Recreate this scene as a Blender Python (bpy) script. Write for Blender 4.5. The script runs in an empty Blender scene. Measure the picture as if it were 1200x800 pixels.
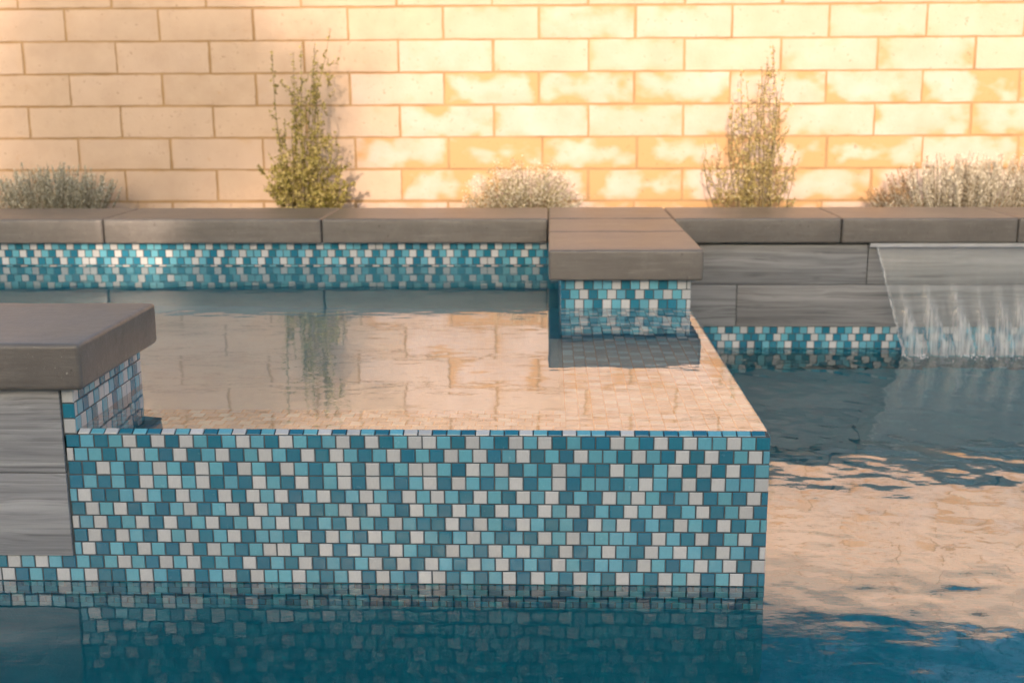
import bpy, math, random
import numpy as np
from mathutils import Matrix, Vector
R = math.radians
rng = random.Random(7)
nrg = np.random.default_rng(11)
scene = bpy.context.scene
col = scene.collection

# ------------------------------------------------------------------ camera
F_PX, PITCH, YAW, ROLL, HC = 1370.96, 0.2122, 0.0324, -0.005, 0.9102
cam_d = bpy.data.cameras.new('camera')
cam = bpy.data.objects.new('camera', cam_d)
col.objects.link(cam)
fwd = Vector((-math.sin(YAW) * math.cos(PITCH), math.cos(YAW) * math.cos(PITCH), -math.sin(PITCH)))
rt0 = Vector((math.cos(YAW), math.sin(YAW), 0))
up0 = rt0.cross(fwd)
rt = rt0 * math.cos(ROLL) + up0 * math.sin(ROLL)
up = up0 * math.cos(ROLL) - rt0 * math.sin(ROLL)
m = Matrix((rt, up, -fwd)).transposed().to_4x4()
m.translation = (0, 0, HC)
cam.matrix_world = m
cam_d.sensor_width = 36
cam_d.sensor_fit = 'HORIZONTAL'
cam_d.lens = F_PX / 1200 * 36
cam_d.clip_start = .05
cam_d.clip_end = 2000
cam_d.dof.use_dof = True
cam_d.dof.focus_distance = 2.2
cam_d.dof.aperture_fstop = 5.0
scene.camera = cam

# ------------------------------------------------------------------ sky, sun, exposure
SUN_AZ, SUN_EL = 5.0, 15.0            # degrees: the sun stands behind the camera, a little to its left
world = bpy.data.worlds.new('World')
scene.world = world
world.use_nodes = True
wn = world.node_tree
bg = wn.nodes['Background']
sky = wn.nodes.new('ShaderNodeTexSky')
sky.sky_type = 'NISHITA'
sky.sun_disc = False
sky.sun_elevation = R(SUN_EL)
sky.sun_rotation = R(180 + SUN_AZ)
sky.air_density = 1.0
sky.dust_density = 2.8
sky.ozone_density = .35
wn.links.new(sky.outputs['Color'], bg.inputs['Color'])
bg.inputs['Strength'].default_value = 0.15
sun_d = bpy.data.lights.new('sun', 'SUN')
sun_d.energy = 2.05
sun_d.angle = R(1.0)
sun_d.color = (1, .755, .585)
sun = bpy.data.objects.new('sun', sun_d)
col.objects.link(sun)
SD = Vector((math.sin(R(SUN_AZ)) * math.cos(R(SUN_EL)), math.cos(R(SUN_AZ)) * math.cos(R(SUN_EL)), -math.sin(R(SUN_EL))))
sun.rotation_euler = SD.to_track_quat('-Z', 'Y').to_euler()
sun.location = (-6, -20, 8)
scene.view_settings.view_transform = 'Standard'
scene.view_settings.look = 'None'
scene.view_settings.gamma = 1
scene.view_settings.use_curve_mapping = False
scene.view_settings.exposure = 1.32
scene.cycles.use_denoising = True
scene.cycles.max_bounces = 10
scene.cycles.glossy_bounces = 6
scene.cycles.transmission_bounces = 8
scene.cycles.transparent_max_bounces = 16
scene.cycles.sample_clamp_indirect = 6
scene.cycles.caustics_reflective = True
scene.cycles.caustics_refractive = True

# ------------------------------------------------------------------ measures (metres, pool water level = 0)
P = .0265                    # mosaic pitch
XR, XP, XM = .4033, -.8729, .0328
YF, YP, YM, YB = 2.0532, 2.4134, 3.2988, 4.1163
ZW = 11 * P + .006           # spa water
ZT, ZU = .4677, .3804        # coping top and underside
XL, XE = -2.75, 3.3          # pool's left and right ends
YN = .85                     # pool's near edge
YW = 5.05                    # face of the block wall
OH = .03

# ------------------------------------------------------------------ node helpers
def mat(name):
    m = bpy.data.materials.new(name)
    m.use_nodes = True
    nt = m.node_tree
    return m, nt, nt.nodes['Principled BSDF']

def N(nt, t, **kw):
    n = nt.nodes.new('ShaderNode' + t)
    for k, v in kw.items():
        if k.startswith('_'):
            setattr(n, k[1:], v)
        else:
            key = int(k[1:]) if k[0] == 'i' and k[1:].isdigit() else k.replace('__', ' ')
            n.inputs[key].default_value = v
    return n

def L(nt, a, b):
    nt.links.new(a, b)

def mathn(nt, op, a, b=None, c=None, clamp=False):
    n = nt.nodes.new('ShaderNodeMath')
    n.operation = op
    n.use_clamp = clamp
    for i, v in enumerate((a, b, c)):
        if v is None:
            continue
        if isinstance(v, (int, float)):
            n.inputs[i].default_value = v
        else:
            nt.links.new(v, n.inputs[i])
    return n.outputs[0]

def ramp(nt, fac, stops):
    n = nt.nodes.new('ShaderNodeValToRGB')
    e = n.color_ramp.elements
    while len(e) < len(stops):
        e.new(.5)
    for el, (p, c) in zip(e, stops):
        el.position = p
        el.color = c if len(c) == 4 else (*c, 1)
    nt.links.new(fac, n.inputs['Fac'])
    return n.outputs['Color']

def mix(nt, fac, a, b, mode='MIX'):
    n = nt.nodes.new('ShaderNodeMix')
    n.data_type = 'RGBA'
    n.blend_type = mode
    for s, v in ((n.inputs[0], fac), (n.inputs[6], a), (n.inputs[7], b)):
        if isinstance(v, (int, float)):
            s.default_value = v
        elif isinstance(v, tuple):
            s.default_value = (*v, 1) if len(v) == 3 else v
        else:
            nt.links.new(v, s)
    return n.outputs[2]

def coords(nt, scale=(1, 1, 1), rand=0.0):
    """object coordinates, shifted by the object's own random number so that no two pieces repeat"""
    tc = nt.nodes.new('ShaderNodeTexCoord')
    out = tc.outputs['Object']
    if rand:
        oi = nt.nodes.new('ShaderNodeObjectInfo')
        add = nt.nodes.new('ShaderNodeVectorMath')
        add.operation = 'ADD'
        sc = mathn(nt, 'MULTIPLY', oi.outputs['Random'], rand)
        cmb = nt.nodes.new('ShaderNodeCombineXYZ')
        for i in range(3):
            nt.links.new(sc, cmb.inputs[i])
        nt.links.new(out, add.inputs[0])
        nt.links.new(cmb.outputs[0], add.inputs[1])
        out = add.outputs[0]
    mp = nt.nodes.new('ShaderNodeMapping')
    mp.inputs['Scale'].default_value = scale
    nt.links.new(out, mp.inputs['Vector'])
    return mp.outputs['Vector']

def noise(nt, vec, scale, detail=4, rough=.55, out='Fac'):
    n = nt.nodes.new('ShaderNodeTexNoise')
    n.inputs['Scale'].default_value = scale
    n.inputs['Detail'].default_value = detail
    n.inputs['Roughness'].default_value = rough
    nt.links.new(vec, n.inputs['Vector'])
    return n.outputs[out]

def bump(nt, h, strength, dist, b):
    n = nt.nodes.new('ShaderNodeBump')
    n.inputs['Strength'].default_value = strength
    n.inputs['Distance'].default_value = dist
    nt.links.new(h, n.inputs['Height'])
    nt.links.new(n.outputs[0], b.inputs['Normal'])

# ------------------------------------------------------------------ materials
def m_tile(name, c, sat):
    m, nt, b = mat(name)
    oi = nt.nodes.new('ShaderNodeObjectInfo')
    ge = nt.nodes.new('ShaderNodeNewGeometry')
    r = mathn(nt, 'FRACT', mathn(nt, 'ADD', oi.outputs['Random'], ge.outputs['Random Per Island']))
    hsv = N(nt, 'HueSaturation')
    L(nt, mathn(nt, 'MULTIPLY_ADD', r, .012, .494), hsv.inputs['Hue'])
    L(nt, mathn(nt, 'MULTIPLY_ADD', mathn(nt, 'FRACT', mathn(nt, 'MULTIPLY', r, 7.3)), .26, .93), hsv.inputs['Value'])
    v = coords(nt, (1, 1, 1), 9)
    st = noise(nt, coords(nt, (2.2, .6, 1), 9), 190, 4)
    cc = mix(nt, mathn(nt, 'MULTIPLY', st, .45), c, tuple(x * .5 for x in c))
    L(nt, cc, hsv.inputs['Color'])
    L(nt, hsv.outputs[0], b.inputs['Base Color'])
    L(nt, mathn(nt, 'MULTIPLY_ADD', noise(nt, v, 60, 3), .25, .10), b.inputs['Roughness'])
    b.inputs['IOR'].default_value = 1.5
    bump(nt, noise(nt, v, 110, 2), .10, .001, b)
    return m

M = {}
M['W'] = m_tile('tile_white', (.51, .515, .51), 1)
M['A'] = m_tile('tile_aqua', (.118, .365, .455), 1)
M['D'] = m_tile('tile_teal', (.016, .165, .25), 1)

m_, nt, b = mat('grout')
v = coords(nt)
L(nt, ramp(nt, noise(nt, v, 40, 5), [(.3, (.045, .06, .065)), (.7, (.10, .115, .115))]), b.inputs['Base Color'])
b.inputs['Roughness'].default_value = .9
bump(nt, noise(nt, v, 600, 3), .3, .001, b)
M['grout'] = m_

def m_stone():
    m, nt, b = mat('cast_stone')
    v = coords(nt, (1, 1, 1), 20)
    big = noise(nt, v, 6, 6, .65)
    streak = noise(nt, coords(nt, (3.5, 45, 45), 20), 2, 6, .65)
    c = ramp(nt, big, [(.25, (.106, .094, .082)), (.50, (.146, .131, .115)), (.78, (.200, .180, .158))])
    oi = nt.nodes.new('ShaderNodeObjectInfo')
    c = mix(nt, mathn(nt, 'MULTIPLY', oi.outputs['Random'], .35), c, (.122, .112, .102))
    sk = ramp(nt, streak, [(.36, (1, 1, 1)), (.52, (0, 0, 0))])
    c = mix(nt, mathn(nt, 'MULTIPLY', sk, .42), c, (.105, .088, .075))
    sl = ramp(nt, streak, [(.58, (0, 0, 0)), (.74, (1, 1, 1))])
    c = mix(nt, mathn(nt, 'MULTIPLY', sl, .35), c, (.34, .30, .265))
    grain = noise(nt, v, 420, 3, .7)
    c = mix(nt, mathn(nt, 'MULTIPLY', grain, .35), c, (.12, .10, .085))
    speck = ramp(nt, noise(nt, v, 150, 2), [(.69, (0, 0, 0)), (.74, (1, 1, 1))])
    c = mix(nt, mathn(nt, 'MULTIPLY', speck, .35), c, (.46, .43, .39))
    pit = ramp(nt, noise(nt, v, 65, 3), [(.27, (1, 1, 1)), (.32, (0, 0, 0))])
    c = mix(nt, mathn(nt, 'MULTIPLY', pit, .6), c, (.06, .05, .043))
    tide = ramp(nt, noise(nt, coords(nt, (2, 2, 2), 20), 2.2, 5, .7), [(.50, (0, 0, 0)), (.53, (1, 1, 1)), (.56, (0, 0, 0))])
    c = mix(nt, mathn(nt, 'MULTIPLY', tide, .07), c, (.33, .295, .26))
    L(nt, c, b.inputs['Base Color'])
    L(nt, mathn(nt, 'MULTIPLY_ADD', big, .22, .24), b.inputs['Roughness'])
    h = mathn(nt, 'ADD', mathn(nt, 'MULTIPLY', grain, .35), mathn(nt, 'MULTIPLY', noise(nt, v, 28, 5), 1.2))
    h = mathn(nt, 'ADD', h, mathn(nt, 'MULTIPLY', streak, .5))
    bump(nt, h, .32, .004, b)
    return m
M['stone'] = m_stone()

def m_plank():
    m, nt, b = mat('wood_look_plank')
    warp = noise(nt, coords(nt, (1.2, 6, 6), 30), 1.6, 2)
    def warped(scale, k):
        v2 = nt.nodes.new('ShaderNodeVectorMath')
        v2.operation = 'MULTIPLY_ADD'
        L(nt, warp, v2.inputs[0])
        v2.inputs[1].default_value = (0, k, k)
        L(nt, coords(nt, scale, 30), v2.inputs[2])
        return v2.outputs[0]
    g = noise(nt, warped((.8, 30, 30), 1.5), 1.5, 8, .62)
    line = noise(nt, warped((.9, 95, 95), 4.5), 1.3, 5, .65)
    saw = noise(nt, coords(nt, (300, 20, 60), 30), 1.4, 2)
    c = ramp(nt, g, [(.25, (.145, .145, .148)), (.42, (.235, .235, .238)), (.58, (.305, .303, .302)), (.8, (.41, .405, .40))])
    dk = ramp(nt, line, [(.30, (1, 1, 1)), (.50, (0, 0, 0))])
    c = mix(nt, mathn(nt, 'MULTIPLY', dk, .85), c, (.095, .095, .10))
    lt = ramp(nt, line, [(.60, (0, 0, 0)), (.74, (1, 1, 1))])
    c = mix(nt, mathn(nt, 'MULTIPLY', lt, .4), c, (.52, .52, .52))
    kn = ramp(nt, noise(nt, warped((6, 17, 17), 1.5), 1.1, 1), [(.22, (1, 1, 1)), (.30, (0, 0, 0))])
    c = mix(nt, mathn(nt, 'MULTIPLY', kn, .6), c, (.10, .095, .095))
    c = mix(nt, mathn(nt, 'MULTIPLY', saw, .16), c, (.18, .18, .18))
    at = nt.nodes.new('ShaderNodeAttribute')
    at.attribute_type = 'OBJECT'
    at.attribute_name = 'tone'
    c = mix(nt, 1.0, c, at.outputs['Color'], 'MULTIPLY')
    L(nt, c, b.inputs['Base Color'])
    b.inputs['Roughness'].default_value = .55
    bump(nt, mathn(nt, 'ADD', mathn(nt, 'MULTIPLY', g, .6), line), .4, .002, b)
    return m
M['plank'] = m_plank()

def m_block():
    m, nt, b = mat('slump_block')
    tc = nt.nodes.new('ShaderNodeTexCoord')
    sx = nt.nodes.new('ShaderNodeSeparateXYZ')
    L(nt, tc.outputs['Object'], sx.inputs[0])
    ex = mathn(nt, 'SUBTRACT', .195, mathn(nt, 'ABSOLUTE', sx.outputs[0]))
    ez = mathn(nt, 'SUBTRACT', .063, mathn(nt, 'ABSOLUTE', sx.outputs[2]))
    ed = mathn(nt, 'MINIMUM', mathn(nt, 'MULTIPLY', ex, .55), ez)
    v = coords(nt, (1, 1, 1), 50)
    at = nt.nodes.new('ShaderNodeAttribute')
    at.attribute_type = 'OBJECT'
    at.attribute_name = 'stain'
    st = at.outputs['Fac']
    nz = noise(nt, coords(nt, (1, 1, 1.7), 50), 13, 4, .5)
    nb = noise(nt, v, 6.5, 2, .5)
    # a rusty stain reaches in from the edges; its reach differs from block to block
    d = mathn(nt, 'ADD', mathn(nt, 'MULTIPLY', ed, 15), mathn(nt, 'MULTIPLY_ADD', nz, 1.3, -.65))
    d = mathn(nt, 'ADD', d, mathn(nt, 'MULTIPLY_ADD', nb, 3.6, -1.8))
    d = mathn(nt, 'SUBTRACT', d, mathn(nt, 'MULTIPLY_ADD', st, 1.2, -.55))
    centre = ramp(nt, mathn(nt, 'MULTIPLY_ADD', d, .5, .5), [(.28, (0, 0, 0)), (.52, (.75, .75, .75)), (.75, (1, 1, 1))])
    base = ramp(nt, noise(nt, v, 9, 4), [(.3, (.46, .335, .235)), (.7, (.53, .40, .29))])
    oi = nt.nodes.new('ShaderNodeObjectInfo')
    base = mix(nt, mathn(nt, 'MULTIPLY', oi.outputs['Random'], .35), base, (.56, .42, .31))
    white = ramp(nt, noise(nt, v, 7, 3), [(.3, (.50, .378, .300)), (.7, (.57, .455, .395))])
    stained = mix(nt, centre, (.48, .295, .145), white)
    c = mix(nt, mathn(nt, 'MULTIPLY', st, 2.2, clamp=True), base, stained)
    pit = ramp(nt, noise(nt, v, 55, 4, .65), [(.29, (1, 1, 1)), (.36, (0, 0, 0))])
    c = mix(nt, mathn(nt, 'MULTIPLY', pit, .6), c, (.22, .14, .08))
    crust = ramp(nt, noise(nt, v, 30, 6, .7), [(.62, (0, 0, 0)), (.70, (1, 1, 1))])
    c = mix(nt, mathn(nt, 'MULTIPLY', crust, .38), c, (.46, .28, .14))
    L(nt, c, b.inputs['Base Color'])
    b.inputs['Roughness'].default_value = .9
    b.inputs['Specular IOR Level'].default_value = .2
    h = mathn(nt, 'ADD', noise(nt, v, 120, 5, .65), mathn(nt, 'MULTIPLY', noise(nt, v, 22, 4), .8))
    bump(nt, h, .4, .004, b)
    return m
M['block'] = m_block()

m_, nt, b = mat('mortar')
v = coords(nt)
L(nt, ramp(nt, noise(nt, v, 7, 6), [(.3, (.30, .19, .092)), (.7, (.41, .27, .14))]), b.inputs['Base Color'])
b.inputs['Roughness'].default_value = .95
bump(nt, noise(nt, v, 90, 4), .5, .004, b)
M['mortar'] = m_

def m_plain(name, c1, c2, scale=8, rough=.8, bs=60, bstr=.2):
    m, nt, b = mat(name)
    v = coords(nt)
    L(nt, ramp(nt, noise(nt, v, scale, 6), [(.3, c1), (.7, c2)]), b.inputs['Base Color'])
    b.inputs['Roughness'].default_value = rough
    bump(nt, noise(nt, v, bs, 4), bstr, .01, b)
    return m
M['plaster'] = m_plain('pool_plaster', (.08, .325, .385), (.11, .375, .435), 14, .7, 150)
M['spa_plaster'] = m_plain('spa_plaster', (.04, .34, .44), (.07, .40, .50), 14, .7, 150)
M['soil'] = m_plain('soil', (.05, .035, .022), (.14, .10, .065), 30, 1, 60, .8)
M['deck'] = m_plain('deck_concrete', (.30, .27, .23), (.38, .345, .30), 3, .85, 60)
M['stucco'] = m_plain('stucco', (.46, .40, .33), (.52, .46, .38), 2, .95, 120, .4)
M['bark'] = m_plain('bark', (.06, .045, .032), (.14, .11, .08), 20, .95, 40, .8)
M['metal'] = m_plain('spout_steel', (.36, .36, .36), (.44, .44, .44), 20, .5, 60, .05)
M['frame'] = m_plain('window_frame', (.08, .07, .06), (.10, .09, .08), 20, .5)
m_, nt, b = mat('window_glass')
b.inputs['Base Color'].default_value = (.03, .035, .04, 1)
b.inputs['Roughness'].default_value = .04
M['glass'] = m_

def m_leaf(name, cols, trans=.35):
    m, nt, b = mat(name)
    ge = nt.nodes.new('ShaderNodeNewGeometry')
    n = len(cols)
    c = ramp(nt, ge.outputs['Random Per Island'], [((i + .5) / n, cc) for i, cc in enumerate(cols)])
    L(nt, c, b.inputs['Base Color'])
    b.inputs['Roughness'].default_value = .6
    b.inputs['Specular IOR Level'].default_value = .3
    tr = nt.nodes.new('ShaderNodeBsdfTranslucent')
    L(nt, c, tr.inputs['Color'])
    mx = nt.nodes.new('ShaderNodeMixShader')
    mx.inputs[0].default_value = trans
    L(nt, b.outputs[0], mx.inputs[1])
    L(nt, tr.outputs[0], mx.inputs[2])
    L(nt, mx.outputs[0], nt.nodes['Material Output'].inputs['Surface'])
    return m
M['leaf_green'] = m_leaf('leaf_green', [(.22, .20, .045), (.35, .31, .08), (.48, .41, .13), (.57, .48, .21)])
M['leaf_yellow'] = m_leaf('leaf_yellow', [(.40, .33, .12), (.52, .44, .17), (.64, .55, .26), (.72, .63, .40)], .5)
M['leaf_silver'] = m_leaf('leaf_silver', [(.36, .36, .28), (.48, .475, .385), (.58, .57, .48)], .25)
M['leaf_bleached'] = m_leaf('leaf_bleached', [(.50, .46, .35), (.66, .62, .51), (.76, .72, .62)], .3)
M['leaf_pale'] = m_leaf('leaf_pale', [(.36, .33, .17), (.56, .51, .34), (.70, .64, .50), (.76, .70, .58)], .3)
M['leaf_brown'] = m_leaf('leaf_brown', [(.24, .15, .08), (.34, .22, .12), (.42, .30, .17)], .15)
M['leaf_olive'] = m_leaf('leaf_olive', [(.05, .07, .03), (.08, .10, .045), (.11, .13, .07)], .2)
M['stem'] = m_plain('stem', (.13, .10, .05), (.22, .18, .09), 30, .9)

def m_water(name, curve, tint, fine):
    m = bpy.data.materials.new(name)
    m.use_nodes = True
    nt = m.node_tree
    nt.nodes.remove(nt.nodes['Principled BSDF'])
    out = nt.nodes['Material Output']
    v = coords(nt, (1, 1.0, 1))
    bp = nt.nodes.new('ShaderNodeBump')
    bp.inputs['Strength'].default_value = 1
    bp.inputs['Distance'].default_value = fine
    L(nt, noise(nt, coords(nt, (.55, 1.0, 1)), 26, 3, .5), bp.inputs['Height'])
    lw = nt.nodes.new('ShaderNodeLayerWeight')
    lw.inputs['Blend'].default_value = .5
    L(nt, bp.outputs[0], lw.inputs['Normal'])
    fr = ramp(nt, lw.outputs['Facing'], [(p, (r, r, r)) for p, r in curve])
    rf = nt.nodes.new('ShaderNodeBsdfRefraction')
    rf.inputs['IOR'].default_value = 1.333
    rf.inputs['Roughness'].default_value = 0
    rf.inputs['Color'].default_value = (*tint, 1)
    gl = nt.nodes.new('ShaderNodeBsdfGlossy')
    gl.inputs['Roughness'].default_value = 0
    gl.inputs['Color'].default_value = (1, 1, 1, 1)
    L(nt, bp.outputs[0], rf.inputs['Normal'])
    L(nt, bp.outputs[0], gl.inputs['Normal'])
    mx = nt.nodes.new('ShaderNodeMixShader')
    L(nt, fr, mx.inputs[0])
    L(nt, rf.outputs[0], mx.inputs[1])
    L(nt, gl.outputs[0], mx.inputs[2])
    L(nt, mx.outputs[0], out.inputs['Surface'])
    return m
M['pool_water'] = m_water('pool_water', [(0, .02), (.535, .03), (.575, .07), (.600, .28), (.64, .46), (.70, .38), (.80, .30), (1, 1)], (.15, .87, .95), .0004)
M['spa_water'] = m_water('spa_water', [(0, .02), (.5, .10), (.68, .50), (.75, .53), (.81, .46), (.90, .46), (1, 1)], (.92, .98, .985), .00022)

# ------------------------------------------------------------------ mesh helpers
class MB:
    """collects faces, then links them as ONE mesh object"""
    def __init__(s):
        s.v, s.f, s.mi = [], [], []

    def face(s, pts, mi=0):
        n = len(s.v)
        s.v += [tuple(p) for p in pts]
        s.f.append(tuple(range(n, n + len(pts))))
        s.mi.append(mi)

    def add(s, verts, faces, mi=0):
        n = len(s.v)
        s.v += [tuple(p) for p in verts]
        s.f += [tuple(i + n for i in f) for f in faces]
        s.mi += [mi] * len(faces)

    def box(s, x0, x1, y0, y1, z0, z1, mi=0):
        s.add([(x, y, z) for x in (x0, x1) for y in (y0, y1) for z in (z0, z1)],
              [(0, 1, 3, 2), (4, 6, 7, 5), (0, 4, 5, 1), (2, 3, 7, 6), (0, 2, 6, 4), (1, 5, 7, 3)], mi)

    def tube(s, pts, rads, n=5, mi=0):
        rings = []
        base = len(s.v)
        for i, p in enumerate(pts):
            p = Vector(p)
            a = Vector(pts[min(i + 1, len(pts) - 1)]) - Vector(pts[max(i - 1, 0)])
            a.normalize()
            u = a.cross(Vector((.31, .9, .2)))
            u.normalize()
            w = a.cross(u)
            for k in range(n):
                t = 2 * math.pi * k / n
                s.v.append(tuple(p + (u * math.cos(t) + w * math.sin(t)) * rads[i]))
        for i in range(len(pts) - 1):
            for k in range(n):
                k2 = (k + 1) % n
                s.f.append((base + i * n + k, base + i * n + k2, base + (i + 1) * n + k2, base + (i + 1) * n + k))
                s.mi.append(mi)
        s.f.append(tuple(base + (len(pts) - 1) * n + k for k in range(n)))
        s.mi.append(mi)

    def mesh(s, name, mats, smooth=False):
        me = bpy.data.meshes.new(name)
        me.from_pydata(s.v, [], s.f)
        for mm in (mats if isinstance(mats, (list, tuple)) else [mats]):
            me.materials.append(mm)
        if any(s.mi):
            me.polygons.foreach_set('material_index', s.mi)
        if smooth:
            me.polygons.foreach_set('use_smooth', [True] * len(me.polygons))
        me.update()
        return me

    def build(s, name, mats, parent=None, smooth=False, loc=None):
        return link(name, s.mesh(name, mats, smooth), parent, loc)

def link(name, me, parent=None, loc=None):
    o = bpy.data.objects.new(name, me)
    col.objects.link(o)
    if parent:
        o.parent = parent
        o.matrix_parent_inverse = Matrix.Translation(-parent.location)
    if loc is not None:
        o.location = loc
    return o

def thing(name, label, cat, loc=(0, 0, 0), group=None):
    o = bpy.data.objects.new(name, None)
    o.empty_display_size = .1
    col.objects.link(o)
    o.location = loc
    o['label'] = label
    o['category'] = cat
    if group:
        o['group'] = group
    return o

def tag(o, label, cat, group=None):
    o['label'] = label
    o['category'] = cat
    if group:
        o['group'] = group
    return o

def struct(o, kind='structure'):
    o['kind'] = kind
    return o

def round_box(name, x0, x1, y0, y1, z0, z1, m, parent, r=.008, seg=3, wob=0.0):
    """one stone or plank: a box with rounded edges, its origin at its own centre"""
    import bmesh
    c = ((x0 + x1) / 2, (y0 + y1) / 2, (z0 + z1) / 2)
    bm = bmesh.new()
    bmesh.ops.create_cube(bm, size=1)
    for v in bm.verts:
        v.co = Vector((v.co.x * (x1 - x0), v.co.y * (y1 - y0), v.co.z * (z1 - z0)))
    if wob:
        nx = max(1, int((x1 - x0) / .03))
        for axis, cnt in ((0, nx), (1, max(1, int((y1 - y0) / .04)))):
            ln = (x1 - x0, y1 - y0)[axis]
            for k in range(1, cnt):
                pt = Vector((0, 0, 0))
                pt[axis] = -ln / 2 + ln * k / cnt
                nn = Vector((0, 0, 0))
                nn[axis] = 1
                bmesh.ops.bisect_plane(bm, geom=bm.verts[:] + bm.edges[:] + bm.faces[:], plane_co=pt, plane_no=nn)
    sharp = [e for e in bm.edges if len(e.link_faces) == 2 and e.calc_face_angle() > .5]
    bmesh.ops.bevel(bm, geom=sharp, offset=r, segments=seg, profile=.55, affect='EDGES')
    if wob:
        ph = rng.uniform(0, 50)
        for v in bm.verts:
            q = v.co
            d = math.sin(q.x * 23 + ph) * .5 + math.sin(q.x * 61 + q.z * 40 + ph * 2) * .3 + math.sin(q.y * 47 + ph) * .5 + math.sin((q.x + q.y) * 97 + q.z * 77 + ph) * .25
            v.co += v.normal * d * wob
    me = bpy.data.meshes.new(name)
    bm.to_mesh(me)
    bm.free()
    me.materials.append(m)
    me.polygons.foreach_set('use_smooth', [True] * len(me.polygons))
    return link(name, me, parent, c)

# ---- mosaic tiles: a tile lies in a plane given by an origin, two unit vectors u, v and the normal n
TH = .0013
def tile_geo(w, h, th=.0035, ch=.0012):
    a, b_ = w / 2, h / 2
    A, B = a - ch, b_ - ch
    vs = [(-a, -b_, -th), (a, -b_, -th), (a, b_, -th), (-a, b_, -th),
          (-a, -b_, -ch), (a, -b_, -ch), (a, b_, -ch), (-a, b_, -ch),
          (-A, -B, 0), (A, -B, 0), (A, B, 0), (-A, B, 0)]
    fs = [(8, 9, 10, 11)]
    for i in range(4):
        j = (i + 1) % 4
        fs += [(i, j, j + 4, i + 4), (i + 4, j + 4, j + 8, i + 8)]
    return vs, fs

_tile_me = {}
def tile_mesh(w, h, c):
    k = (round(w, 4), round(h, 4), c)
    if k not in _tile_me:
        mb = MB()
        mb.add(*tile_geo(w, h))
        _tile_me[k] = mb.mesh('tile', M[c])
    return _tile_me[k]

def frame(o, u, v, tilt=0.0):
    u, v = Vector(u), Vector(v)
    n = u.cross(v)
    mm = Matrix((u, v, n)).transposed().to_4x4()
    mm.translation = o
    if tilt:
        mm = mm @ Matrix.Rotation(rng.gauss(0, tilt), 4, 'X') @ Matrix.Rotation(rng.gauss(0, tilt), 4, 'Y')
    return mm

G = .0023            # joint
def row_spans(length, offset):
    """tile spans along a row of this length; the grid starts at -offset"""
    out = []
    a = -offset
    while a < length - .004:
        lo, hi = max(a, 0), min(a + P, length)
        if hi - lo > .006:
            out.append((lo + G / 2, hi - G / 2))
        a += P
    return out

def rand_row(n, pal='WAD'):
    """triples in shuffled order, as on a mosaic sheet"""
    s = ''
    while len(s) < n:
        t = list(pal)
        rng.shuffle(t)
        if s and t[0] == s[-1] and rng.random() < .8:
            t.reverse()
        if rng.random() < .12:
            t[rng.randrange(len(t))] = rng.choice('AD')
        s += ''.join(t)
    return s[:n]

def tile_specs(o, u, v, length, nrows, height=P, offs=None, rows=None, pal='WAD'):
    """[(centre, u, v, w, h, colour)] for a field of tiles; row 0 lies at the origin"""
    o, u, v = Vector(o), Vector(u), Vector(v)
    out = []
    for r in range(nrows):
        off = (offs[r] if offs else (r % 2) * .5) * P
        sp = row_spans(length, off)
        cs = rows[r] if rows else rand_row(len(sp), pal)
        for (a, b_), c in zip(sp, cs):
            out.append((o + u * ((a + b_) / 2) + v * ((r + .5) * height), u, v, b_ - a, height - G, c))
    return out

def tiles_as_objects(specs, parent, tilt=.006):
    for (c, u, v, w, h, k) in specs:
        w = round(w, 4)
        ob = bpy.data.objects.new('tile', tile_mesh(w, h, k))
        col.objects.link(ob)
        n = u.cross(v)
        ob.parent = parent
        ob.matrix_parent_inverse = Matrix.Translation(-parent.location)
        ob.matrix_basis = frame(c + n * (TH + rng.gauss(0, .00025)), u, v, tilt)

def tiles_as_stuff(specs, parent, name='mosaic_tiles', tilt=.006):
    mb = MB()
    for (c, u, v, w, h, k) in specs:
        vs, fs = tile_geo(w, h)
        mm = frame(c + u.cross(v) * (TH + rng.gauss(0, .00025)), u, v, tilt)
        mb.add([mm @ Vector(p) for p in vs], fs, 'WAD'.index(k))
    return struct(mb.build(name, [M['W'], M['A'], M['D']], parent), 'stuff')

# ================================================================== ground, pool and spa basins
mb = MB()
FAR = 400
zg = .12
mb.face([(-FAR, -FAR, zg), (FAR, -FAR, zg), (FAR, YN, zg), (-FAR, YN, zg)])
mb.face([(-FAR, YN, zg), (XL, YN, zg), (XL, YB + .2, zg), (-FAR, YB + .2, zg)])
mb.face([(XE, YN, zg), (FAR, YN, zg), (FAR, YB + .2, zg), (XE, YB + .2, zg)])
mb.face([(-FAR, YB + .2, zg), (FAR, YB + .2, zg), (FAR, FAR, zg), (-FAR, FAR, zg)])
struct(mb.build('ground', M['deck']))

mb = MB()
zf = -1.25
mb.face([(XL, YN, zf), (XE, YN, zf), (XE, YB + .02, zf), (XL, YB + .02, zf)])
mb.face([(XL, YN, zf), (XL, YN, zg), (XE, YN, zg), (XE, YN, zf)])
mb.face([(XL, YN, zf), (XL, YB, zf), (XL, YB, zg), (XL, YN, zg)])
mb.face([(XE, YN, zf), (XE, YN, zg), (XE, YB, zg), (XE, YB, zf)])
mb.face([(XL, YB + .02, zf), (XE, YB + .02, zf), (XE, YB + .02, -.085), (XL, YB + .02, -.085)])
struct(mb.build('pool_basin', M['plaster']))

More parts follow.
